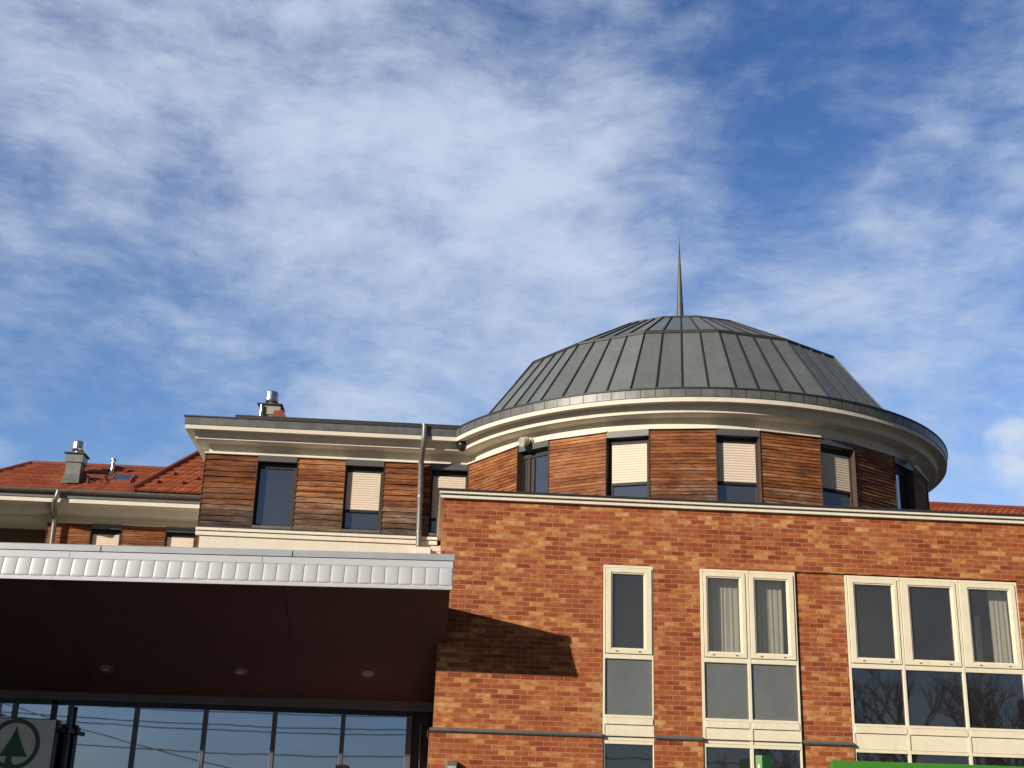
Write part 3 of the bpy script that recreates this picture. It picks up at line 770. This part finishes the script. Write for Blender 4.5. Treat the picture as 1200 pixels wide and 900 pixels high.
for xx in (-8.50, -8.09): b.box(xx, xx + .03, 10.02, 10.24, 9.51, 9.55); b.box(xx, xx + .03, 10.02, 10.05, 9.34, 9.55)
b.build('step_platform', 'ridge_tile', troof)
def xf_t(xc): return ((xc - tw.location.x, FY - tw.location.y, 0), 0)
for xa, xb, sd_ in ((-9.36, -8.30, 21), (-7.57, -6.50, 22), (-5.77, -4.72, 23)): add_panel(tw, xb - xa, xf_t((xa + xb) / 2), seed=sd_)
for xa, xb in ((-8.30, -7.57), (-6.50, -5.77)): add_window(tw, xb - xa, xf_t((xa + xb) / 2), blind=7.3)
b = MB(); b.tube([(-8.97, 9.46, 9.0), (-8.98, 9.44, 8.88), (-9.03, 9.46, 8.74), (-9.10, 9.78, 8.62), (-9.15, 10.1, 8.50), (-9.15, 10.12, 8.30), (-9.12, 10.12, 6.5)], .06, 12)
b.build('downpipe', 'pipe', tw, smooth=True)

# ---------------------------------------------------------------- red roof behind the parapet on the right
hr = root('tiled_house', (14, 13, 0), 'red tiled roof of a house just showing behind the right end of the parapet', 'house')
b = MB(); tile_slope(b, (10.9, 8.6, 8.6), (22, 8.6, 8.6), (22, 10.6, 9.93), (12.5, 10.6, 9.93)); b.face([(12.5, 10.6, 9.93), (22, 10.6, 9.93), (22, 12.6, 8.6), (10.9, 12.6, 8.6)]); b.face([(10.9, 12.6, 8.6), (10.9, 8.6, 8.6), (12.5, 10.6, 9.93)])
b.build('roof', 'tile', hr)
b = MB(); b.tube([(12.5, 10.6, 9.95), (22, 10.6, 9.90)], .08, 8); b.build('ridge_cap', 'ridge_tile', hr)
b = MB(); b.box(11.2, 21.8, 8.9, 12.4, 0, 8.6); b.build('wall', 'cream', hr)

# ---------------------------------------------------------------- entrance canopy
SL = .37
def sof(y): return 4.44 - SL * y
can = root('entrance_canopy', (-4, .5, 0), 'sloping entrance canopy with silver fascia and dark brown soffit', 'canopy')
CXR = .31
FR = Vector((CXR + .025, -1.64, sof(-1.64))); FL = Vector((-12.2, -1.28, sof(-1.28)))
fd = (FL - FR).normalized(); flen = (FL - FR).length
outn = Vector((fd.y, -fd.x, 0)); outn = outn if outn.y < 0 else -outn; outn.normalize()
TILT = .14; FH = .555
def fp(s, h, o=0.0):                              # along the fascia, up it, outwards
    return FR + fd * s + Vector((0, 0, h)) + outn * (o - TILT * h / FH)
b = MB()
pitch = .065                                     # soffit planks: grooves parallel to the front
yb = 2.08; ylim = 0.0
ys = [FR.y + .02 + k * .105 for k in range(int((yb - FR.y) / .105) + 1)]
for k, (ya, yc) in enumerate(zip(ys, ys[1:] + [yb])):
    xr = CXR if (ya + yc) / 2 < -.03 else XL - .005
    def yl(y): return y + .36 * (1 - (y - FR.y) / (yb - FR.y))
    b.face([(xr, ya + .008, sof(ya + .008)), (xr, yc - .004, sof(yc - .004)), (-12.2, yl(yc - .004), sof(yl(yc - .004))), (-12.2, yl(ya + .008), sof(yl(ya + .008)))])
    b.face([(xr, yc - .004, sof(yc - .004)), (xr, yc + .002, sof(yc) + .012), (-12.2, yl(yc + .002), sof(yl(yc)) + .012), (-12.2, yl(yc - .004), sof(yl(yc - .004)))])
    b.face([(xr, yc + .002, sof(yc) + .012), (xr, yc + .008, sof(yc + .008)), (-12.2, yl(yc + .008), sof(yl(yc + .008))), (-12.2, yl(yc + .002), sof(yl(yc)) + .012)])
b.build('soffit', 'soffit', can)
b = MB()
for xs in (-5.66, -2.2):
    b.face([(xs, FR.y + .12, sof(FR.y + .12) - .003), (xs + .012, FR.y + .12, sof(FR.y + .12) - .003), (xs + .012, 1.95, sof(1.95) - .003), (xs, 1.95, sof(1.95) - .003)])
    b.build('soffit_joint', 'black', can); b = MB()
b = MB()                                         # body of the canopy: top deck and right cheek
T0 = [(CXR, FR.y + TILT, sof(FR.y) + FH - .01), (-12.2, FL.y + TILT, sof(FL.y) + FH - .01)]
b.face([T0[0], T0[1], (-12.2, -.002, sof(0) + .60), (CXR, -.002, sof(0) + .60)])
b.face([(XL - .01, -.002, sof(0) + .6), (-12.2, -.002, sof(0) + .6), (-12.2, 3.4, sof(0) + .62), (XL - .01, 3.4, sof(0) + .62)])
b.face([(CXR, FR.y + .004, sof(FR.y) + .003), (CXR, FR.y + TILT, sof(FR.y) + FH - .01), (CXR, -.003, sof(0) + .6), (CXR, -.003, sof(0) + .003)])
b.build('roof_deck', 'flash', can)
b = MB()
PWD = .205; npan = int(flen / PWD)
zA, zB = .055, .335
for k in range(npan):                            # lower row: slightly pillowed vertical trays
    s0, s1 = k * PWD + .004, (k + 1) * PWD - .004; mrows = []
    for q in range(7):
        t = q / 6; s = s0 + (s1 - s0) * t; o = .030 - .007 * (1 - math.sin(math.pi * t) ** .6)
        mrows.append([fp(s, zA, o - .008), fp(s, zA + .02, o), fp(s, zB - .02, o), fp(s, zB, o - .008)])
    b.grid(mrows)
b.grid([[fp(s, h, o) for h, o in ((-.012, -.05), (-.012, .030), (.030, .034), (.034, .012), (zB, .006), (zB + .004, .024), (zB + .115, .024), (zB + .12, .0))] for s in (-.006, flen)], 0)
b.face([fp(-.006, 0, .03), fp(-.006, zB + .1, .024), fp(-.006, zB + .1, -.06), fp(-.006, 0, -.06)])
for s in (2.9, 5.8, 8.7): b.face([fp(s, zB + .006, .0255), fp(s + .008, zB + .006, .0255), fp(s + .008, zB + .113, .0255), fp(s, zB + .113, .0255)], 1)
b.build('fascia', ['cap_white', 'flash'], can)
b = MB()
b.grid([[fp(s, h, o) for h, o in ((zB + .118, .0), (zB + .120, .045), (FH - .01, .055), (FH + .002, .05), (FH - .012, -.01), (FH - .14, -.3))] for s in (-.022, flen)])
b.face([fp(-.022, zB + .120, .045), fp(-.022, FH, .055), fp(-.022, FH - .09, -.2), fp(-.022, zB + .12, -.2)])
for s in (2.45, 5.35, 8.2): b.face([fp(s, zB + .122, .0565), fp(s + .012, zB + .122, .0565), fp(s + .012, FH - .01, .0575), fp(s, FH - .01, .0575)], 1)
b.build('cap_flashing', ['cap_grey', 'flash_dark'], can)
for x, y in ((-5.321, 1.222), (-3.077, 1.137), (-.964, 1.049)):
    b = MB(); ang = math.atan(SL)
    for r0, r1, z0, z1, mi in ((.115, .085, -.014, -.016, 0), (.085, .07, -.016, .0, 0), (.07, .001, -.004, -.004, 1), (.115, .118, -.014, .004, 0)):
        for k in range(20):
            a0, a1 = 2 * math.pi * k / 20, 2 * math.pi * (k + 1) / 20
            def P(r, a, z): yy = y + r * math.sin(a); return (x + r * math.cos(a), yy + z * .34, sof(yy) + z)
            b.face([P(r0, a0, z0), P(r0, a1, z0), P(r1, a1, z1), P(r1, a0, z1)], mi)
    b.box(x - .03, x + .02, y - .02, y + .02, sof(y) - .03, sof(y) - .006, 1)
    b.build('downlight', ['brass', 'lens'], can)

# ---------------------------------------------------------------- glazed entrance under the canopy
gz = root('glazed_entrance', (-3, 2.1, 0), 'tall dark framed entrance glazing under the canopy, reflecting sky', 'shop front')
GX0, GX1 = -12.0, -.18
def gy(x): return 2.03 - .0275 * (x + .25)
b = MB(); b.grid([[(x, gy(x) + o, z) for o, z in ((-.02, 3.70), (-.05, 3.70), (-.05, 3.535), (.05, 3.53))] for x in (GX0, XL - .01)]); b.build('head_beam', 'brown_beam', gz)
b = MB(); b.grid([[(x, gy(x) + o, z) for o, z in ((-.02, 3.532), (-.03, 3.45), (.05, 3.45))] for x in (GX0, GX1 + .02)]); b.build('top_rail', 'black', gz)
ms = [-11.75, -10.57, -9.39, -8.2, -7.02, -6.07, -4.935, -3.752, -2.561, -1.378, -.232]
for x in ms:
    b = MB(); w = .035 if x < -.3 else .05; b.box(x - w, x + w, gy(x) - .045, gy(x) + .06, 0, 3.46)
    b.build('mullion', 'mullion', gz, bevel=.006)
for xa, xb in zip(ms, ms[1:]):
    b = MB(); b.face([(xa + .03, gy(xa) + .02, 0), (xb - .03, gy(xb) + .02, 0), (xb - .03, gy(xb) + .02, 3.455), (xa + .03, gy(xa) + .02, 3.455)]); b.build('pane', 'glass_shop', gz)
b = MB(); b.box(-.18, XL2 + .02, 2.25, 2.30, 0, 3.7); b.box(XL2 - .002, XL + .01, 2.25, 2.35, 3.1, 3.7); b.build('end_panel', 'black', gz)
b = MB(); b.tube([(-.03, 2.12, 0), (-.03, 2.12, 3.35)], .018, 8); b.build('conduit', 'pipe', gz, smooth=True)
b = MB(); b.box(-12.3, XL2 - .02, 2.6, 3.3, 0, 3.75); b.build('lobby_wall', 'black', gz)

sm = root('door_sensor', (-1.36, 1.93, 3.0), 'small black box sensor fixed on a mullion of the entrance glazing', 'sensor')
b = MB(); b.box(-1.45, -1.24, 1.86, 1.985, 2.55, 2.60); b.box(-1.43, -1.26, 1.88, 1.985, 2.44, 2.55); b.build('body', 'black', sm, bevel=.006)

# ---------------------------------------------------------------- square sign box with ring and fir tree
SX0, SX1, SY, SZ1 = -7.36, -6.10, 1.55, 3.165
SZ0 = SZ1 - 1.27
sg = root('sign_box', ((SX0 + SX1) / 2, SY, SZ0), 'square white sign box with green ring and fir tree emblem', 'sign')
b = MB(); b.box(SX0, SX1, SY, SY + .20, SZ0, SZ1, 0); b.build('cabinet', 'black', sg, bevel=.006)
b = MB(); b.box(SX0 + .012, SX1 - .014, SY - .006, SY + .004, SZ0 + .012, SZ1 - .014); b.build('face', 'sign_face', sg)
cx_, cz_ = -6.735, 2.745
Ro, Ri = .408, .338
b = MB(); N = 64
for k in range(N):
    a0, a1 = 2 * math.pi * k / N, 2 * math.pi * (k + 1) / N
    q = lambda r, a, y: (cx_ + r * math.cos(a), y, cz_ + r * math.sin(a))
    b.face([q(Ro, a0, SY - .014), q(Ro, a1, SY - .014), q(Ri, a1, SY - .014), q(Ri, a0, SY - .014)])
    b.face([q(Ro, a0, SY - .014), q(Ro, a0, SY - .006), q(Ro, a1, SY - .006), q(Ro, a1, SY - .014)]); b.face([q(Ri, a0, SY - .014), q(Ri, a1, SY - .014), q(Ri, a1, SY - .006), q(Ri, a0, SY - .006)])
b.build('ring_emblem', 'sign_green', sg)
b = MB()
ap = (0.0, .305); tip = (.232, -.20)
right = [(ap[0] + (tip[0] - ap[0]) * t ** 1.35, ap[1] + (tip[1] - ap[1]) * t) for t in [k / 12 for k in range(13)]]
trunk = [(.02, -.20), (-.02, -.215), (-.025, -.26), (.0, -.31), (.05, -.36)]
low = [(.0, -.372), (-.10, -.36), (-.11, -.20)]
left = [(-x, z) for x, z in right[::-1]]
crown = right + [(.02, -.20), (-.11, -.20)] + left[:-1]
pts = [(cx_ + x, SY - .0145, cz_ + z) for x, z in crown]
for k in range(12):
    x0, z0 = right[k]; x1, z1 = right[k + 1]
    b.face([(cx_ - x0, SY - .0145, cz_ + z0), (cx_ + x0, SY - .0145, cz_ + z0), (cx_ + x1, SY - .0145, cz_ + z1), (cx_ - x1, SY - .0145, cz_ + z1)])
tr = [(.0, -.19), (-.11, -.19), (-.115, -.30), (-.10, -.36), (.07, -.36), (.02, -.32), (-.015, -.27), (-.02, -.215)]
b.face([(cx_ + x, SY - .0142, cz_ + z) for x, z in tr])
b.build('tree_emblem', 'sign_green', sg)
b = MB(); b.box(SX1, SX1 + .16, SY + .13, SY + .18, 2.98, 3.03); b.box(SX1 + .12, SX1 + .16, SY + .13, gy(-6) - .05, 2.97, 3.04); b.box(SX1, SX1 + .04, SY + .02, SY + .18, 2.99, 3.12); b.build('bracket', 'black', sg)
b = MB(); b.box(-6.24, -6.15, SY + .05, SY + .13, SZ1, 3.47); b.box(-6.30, -6.15, SY + .05, SY + .13, 3.42, 3.47); b.build('lamp_reflection_post', 'black', sg)  # black post and arm put in for a street lamp's reflection in the glazing

# ---------------------------------------------------------------- green shop signs
gs = root('fascia_sign', (8.2, -.3, 2.2), 'long plain green sign board along the foot of the triple window', 'sign')
b = MB(); b.box(6.493, 12.6, -.30, -.24, 2.0, 2.825); b.build('board', 'green', gs, bevel=.004)
b = MB(); b.ring(6.50, 12.58, 2.02, 2.79, .05, -.24, -.12)
for xx in (6.8, 8.9, 9.7, 11.5): b.box(xx, xx + .06, -.24, .06, 2.60, 2.66)
b.build('support_frame', 'green_side', gs)

pj_ = root('box_sign', (5.3, -.4, 2.4), 'small green projecting box sign with white strokes on the double window', 'sign')
b = MB(); v = [(5.197, -.50), (5.295, -.62), (5.47, -.44), (5.36, -.30)]
b = MB(); z0, z1 = 2.15, 2.845
P0, P1, P2, P3 = (5.215, -.50), (5.300, -.56), (5.470, -.47), (5.385, -.40)
b.face([(*P0, z0), (*P1, z0), (*P1, z1), (*P0, z1)], 0); b.face([(*P1, z0), (*P2, z0), (*P2, z1), (*P1, z1)], 1)
b.face([(*P2, z0), (*P3, z0), (*P3, z1), (*P2, z1)], 1); b.face([(*P3, z0), (*P0, z0), (*P0, z1), (*P3, z1)], 0)
b.face([(*P0, z1), (*P1, z1), (*P2, z1), (*P3, z1)], 1); b.face([(*P0, z0), (*P3, z0), (*P2, z0), (*P1, z0)], 1)
b.build('cabinet', ['green', 'green_side'], pj_)
b = MB()
def onface(u, z, o=.004): return (P0[0] + (P1[0] - P0[0]) * u - .6 * o, P0[1] + (P1[1] - P0[1]) * u - .8 * o, z)
for u0, u1, ua, ub in ((.18, .38, .36, .52), (.62, .80, .44, .56)):
    b.face([onface(u0, 2.40), onface(u1, 2.40), onface(ub, 2.715), onface(ua, 2.715)])
b.face([onface(.34, 2.50), onface(.66, 2.50), onface(.64, 2.53), onface(.36, 2.53)])
b.build('lettering', 'white_mark', pj_)
b = MB(); b.box(5.36, 5.40, -.42, .04, 2.35, 2.39); b.build('arm', 'green_side', pj_)

# ---------------------------------------------------------------- small fixtures
def flood(name, th, z, label, grp):
    x, y, _ = pol(RF - .05, R(th), 0); n_ = Vector((math.sin(R(th)), -math.cos(R(th)), 0))
    r = root(name, (x, y, z), label, 'lamp', grp); base = Vector((x, y, z))
    b = MB(); b.tube([base - n_ * .02, base + n_ * .05], .075, 14); b.build('mount', 'lamp_body', r)
    d = (n_ + Vector((-.35, 0, -.55))).normalized()
    b = MB(); c = base + n_ * .10; b.tube([c - d * .02, c + d * .02, c + d * .13, c + d * .15], [.06, .085, .095, .09], 18); b.build('housing', 'lamp_body', r)
    b = MB(); b.tube([c + d * .151, c + d * .156], .082, 18); b.build('glass_front', 'lens', r)
flood('wall_lamp', -46.0, 8.46, 'small round wall lamp on the drum above the leftmost drum window', 'lamps on the drum')
flood('wall_lamp', 47.0, 8.50, 'small round wall lamp in shade on the right of the drum', 'lamps on the drum')
sc_ = root('security_camera', (.52, 3.10, 8.74), 'black dome camera in the corner where eaves meet the drum', 'camera')
b = MB(); c = Vector((.50, 3.12, 8.72))
rows = [[(c.x + r * math.cos(a), c.y + r * math.sin(a), c.z + z) for a in [2 * math.pi * k / 16 for k in range(16)]] for r, z in ((.10, .07), (.115, .04), (.11, -.01), (.09, -.06), (.05, -.10), (.005, -.115))]
b.grid(rows, 0, True); b.build('dome_cover', 'black', sc_, smooth=True)
b = MB(); b.tube([(c.x, c.y, c.z + .06), (c.x, c.y, c.z + .10)], .12, 16); b.build('mount', 'black', sc_)
wl = root('wall_light', (.50, -.1, 2.5), 'small grey box light on the brick wall below the string course', 'lamp')
b = MB(); b.box(.40, .57, -.15, -PL, 2.44, 2.625); b.build('housing', 'flash', wl, bevel=.01); b = MB(); b.box(.42, .55, -.156, -.15, 2.45, 2.55); b.build('diffuser', 'lens', wl)

# ---------------------------------------------------------------- street side behind the camera (seen in the panes)
def bare_tree(x, y, h, seed, label):
    r = root('bare_tree', (x, y, -.15), label, 'tree', 'bare trees across the road'); rn = random.Random(seed); t = MB(); cw = MB()
    def grow(mb, p, d, L, rad, depth):
        pts = [p]; rr = [rad]; q = p.copy(); dd = d.copy()
        for k in range(3):
            dd = (dd + Vector((rn.uniform(-.22, .22), rn.uniform(-.22, .22), rn.uniform(-.03, .14)))).normalized(); q = q + dd * L / 3; pts.append(q.copy()); rr.append(rad * (1 - .16 * (k + 1)))
        mb.tube(pts, rr, 6 if depth < 2 else 4, caps=False)
        if depth >= 5: return
        for k in range(3 if depth < 4 else 4):
            a = rn.uniform(0, 6.28); s = rn.uniform(.45, .95); side = Vector((math.cos(a), math.sin(a), rn.uniform(-.1, .4)))
            f = rn.uniform(.45, 1.0); base = pts[1].lerp(pts[3], (f - .33) / .67 if f > .33 else 0)
            grow(cw, base, (dd + side * s).normalized(), L * rn.uniform(.58, .80), max(.008, rad * .55), depth + 1)
    grow(t, Vector((x, y, -.15)), Vector((0, 0, 1)), h * .30, h * .022, 0)
    t.build('trunk', 'bark', r); cw.build('crown', 'bark', r)
for k, (x, y, h, lab) in enumerate(((29.5, -62, 13.5, 'smallest bare tree across the road'), (33, -66, 20, 'tall bare tree with a wide crown across the road'), (37.0, -63, 18, 'bare tree beside the dark conifer across the road'), (41.5, -68, 20, 'bare tree between conifer and road bend'), (26.0, -70, 15, 'bare tree standing farthest back across the road'))):
    bare_tree(x, y, h, 40 + k, lab)
cf = root('conifer', (39.4, -63, -.15), 'dark green conifer across the road', 'tree')
b = MB(); b.tube([(39.4, -63, -.15), (39.4, -63, 10.8)], [.18, .02], 8); b.build('trunk', 'bark', cf)
b = MB(); rn = random.Random(4)
for k in range(900):
    z = rn.uniform(1.0, 11.0); rr = (11.2 - z) * .20 + .12; a = rn.uniform(0, 6.28); q = rr * rn.uniform(.3, 1.0)
    c = Vector((39.4 + q * math.cos(a), -63 + q * math.sin(a), z)); t = Vector((math.cos(a), math.sin(a), -.35)) * .38; s = Vector((-math.sin(a), math.cos(a), 0)) * .12
    b.face([c - s, c + t - Vector((0, 0, .1)), c + s])
b.build('crown', 'needles', cf)
px = [-65, -30, 5, 40]
for k, x in enumerate(px):
    pl = root('utility_pole', (x, -58, -.15), ['wooden utility pole at the far left across the road', 'wooden utility pole second from the left across the road', 'wooden utility pole third from the left across the road', 'wooden utility pole at the far right across the road'][k], 'utility pole', 'utility poles across the road')
    b = MB(); b.tube([(x, -58, -.15), (x, -58, 8.6)], [.13, .09], 10); b.build('mast', 'pole', pl)
    b = MB(); b.box(x - .05, x + .05, -59, -57, 7.6, 7.72); b.build('crossarm', 'pole', pl)
def wire(y, z, sag, lab, extra=0):
    b = MB(); pts = []
    for xa, xb in zip(px, px[1:]):
        for k in range(12): t = k / 12; pts.append((xa + (xb - xa) * t, y, z + extra * ((xa + (xb - xa) * t) / 48) - sag * 4 * t * (1 - t)))
    b.tube(pts, .035, 5); tag(b.build('overhead_wire', 'cable'), lab, 'cable', 'overhead wires across the road')
wire(-57.2, 7.78, .45, 'overhead wire on the near end of the crossarms')
wire(-58.8, 7.62, .50, 'overhead wire on the far end of the crossarms')
wire(-58, 6.3, .6, 'lowest overhead wire across the road, below the crossarms')
wire(-58, 8.55, .35, 'overhead wire on the pole tops across the road')
b = MB(); b.tube([(-30 + 25 * t, -58 + 18 * t, 8.4 - 5.4 * t - 1.6 * t * (1 - t)) for t in [k / 16 for k in range(17)]], .03, 5)
b.tube([(-5, -40, -.15), (-5, -40, 3.05)], .06, 8); tag(b.build('service_cable', 'cable'), 'service cable sloping down from a pole top to a short post', 'cable')

# ---------------------------------------------------------------- unseen house, added left of the street to keep the entrance in shade
hs = root('entrance_shade_house', (-36, -9, 0), 'unseen rendered house added on the left side of the street to shade the entrance', 'house')
b = MB(); b.box(-46, -27.2, -19.6, 6, -.15, 13.3); b.build('wall', 'cream', hs)
b = MB(); b.box(-46.3, -26.9, -19.7, 6.3, 13.3, 13.75); b.build('roof', 'flash', hs)
for zz in (1.2, 4.4, 7.6, 10.6):
    for yy in (-17.5, -14, -10.5, -7, -3.5, 0, 3.5):
        b = MB(); b.box(-27.19, -27.12, yy - .6, yy + .6, zz, zz + 1.6); w = b.build('window', 'pvc', hs)
        b = MB(); b.box(-27.118, -27.11, yy - .5, yy + .5, zz + .1, zz + 1.5); b.build('pane', 'glass_dark', w)
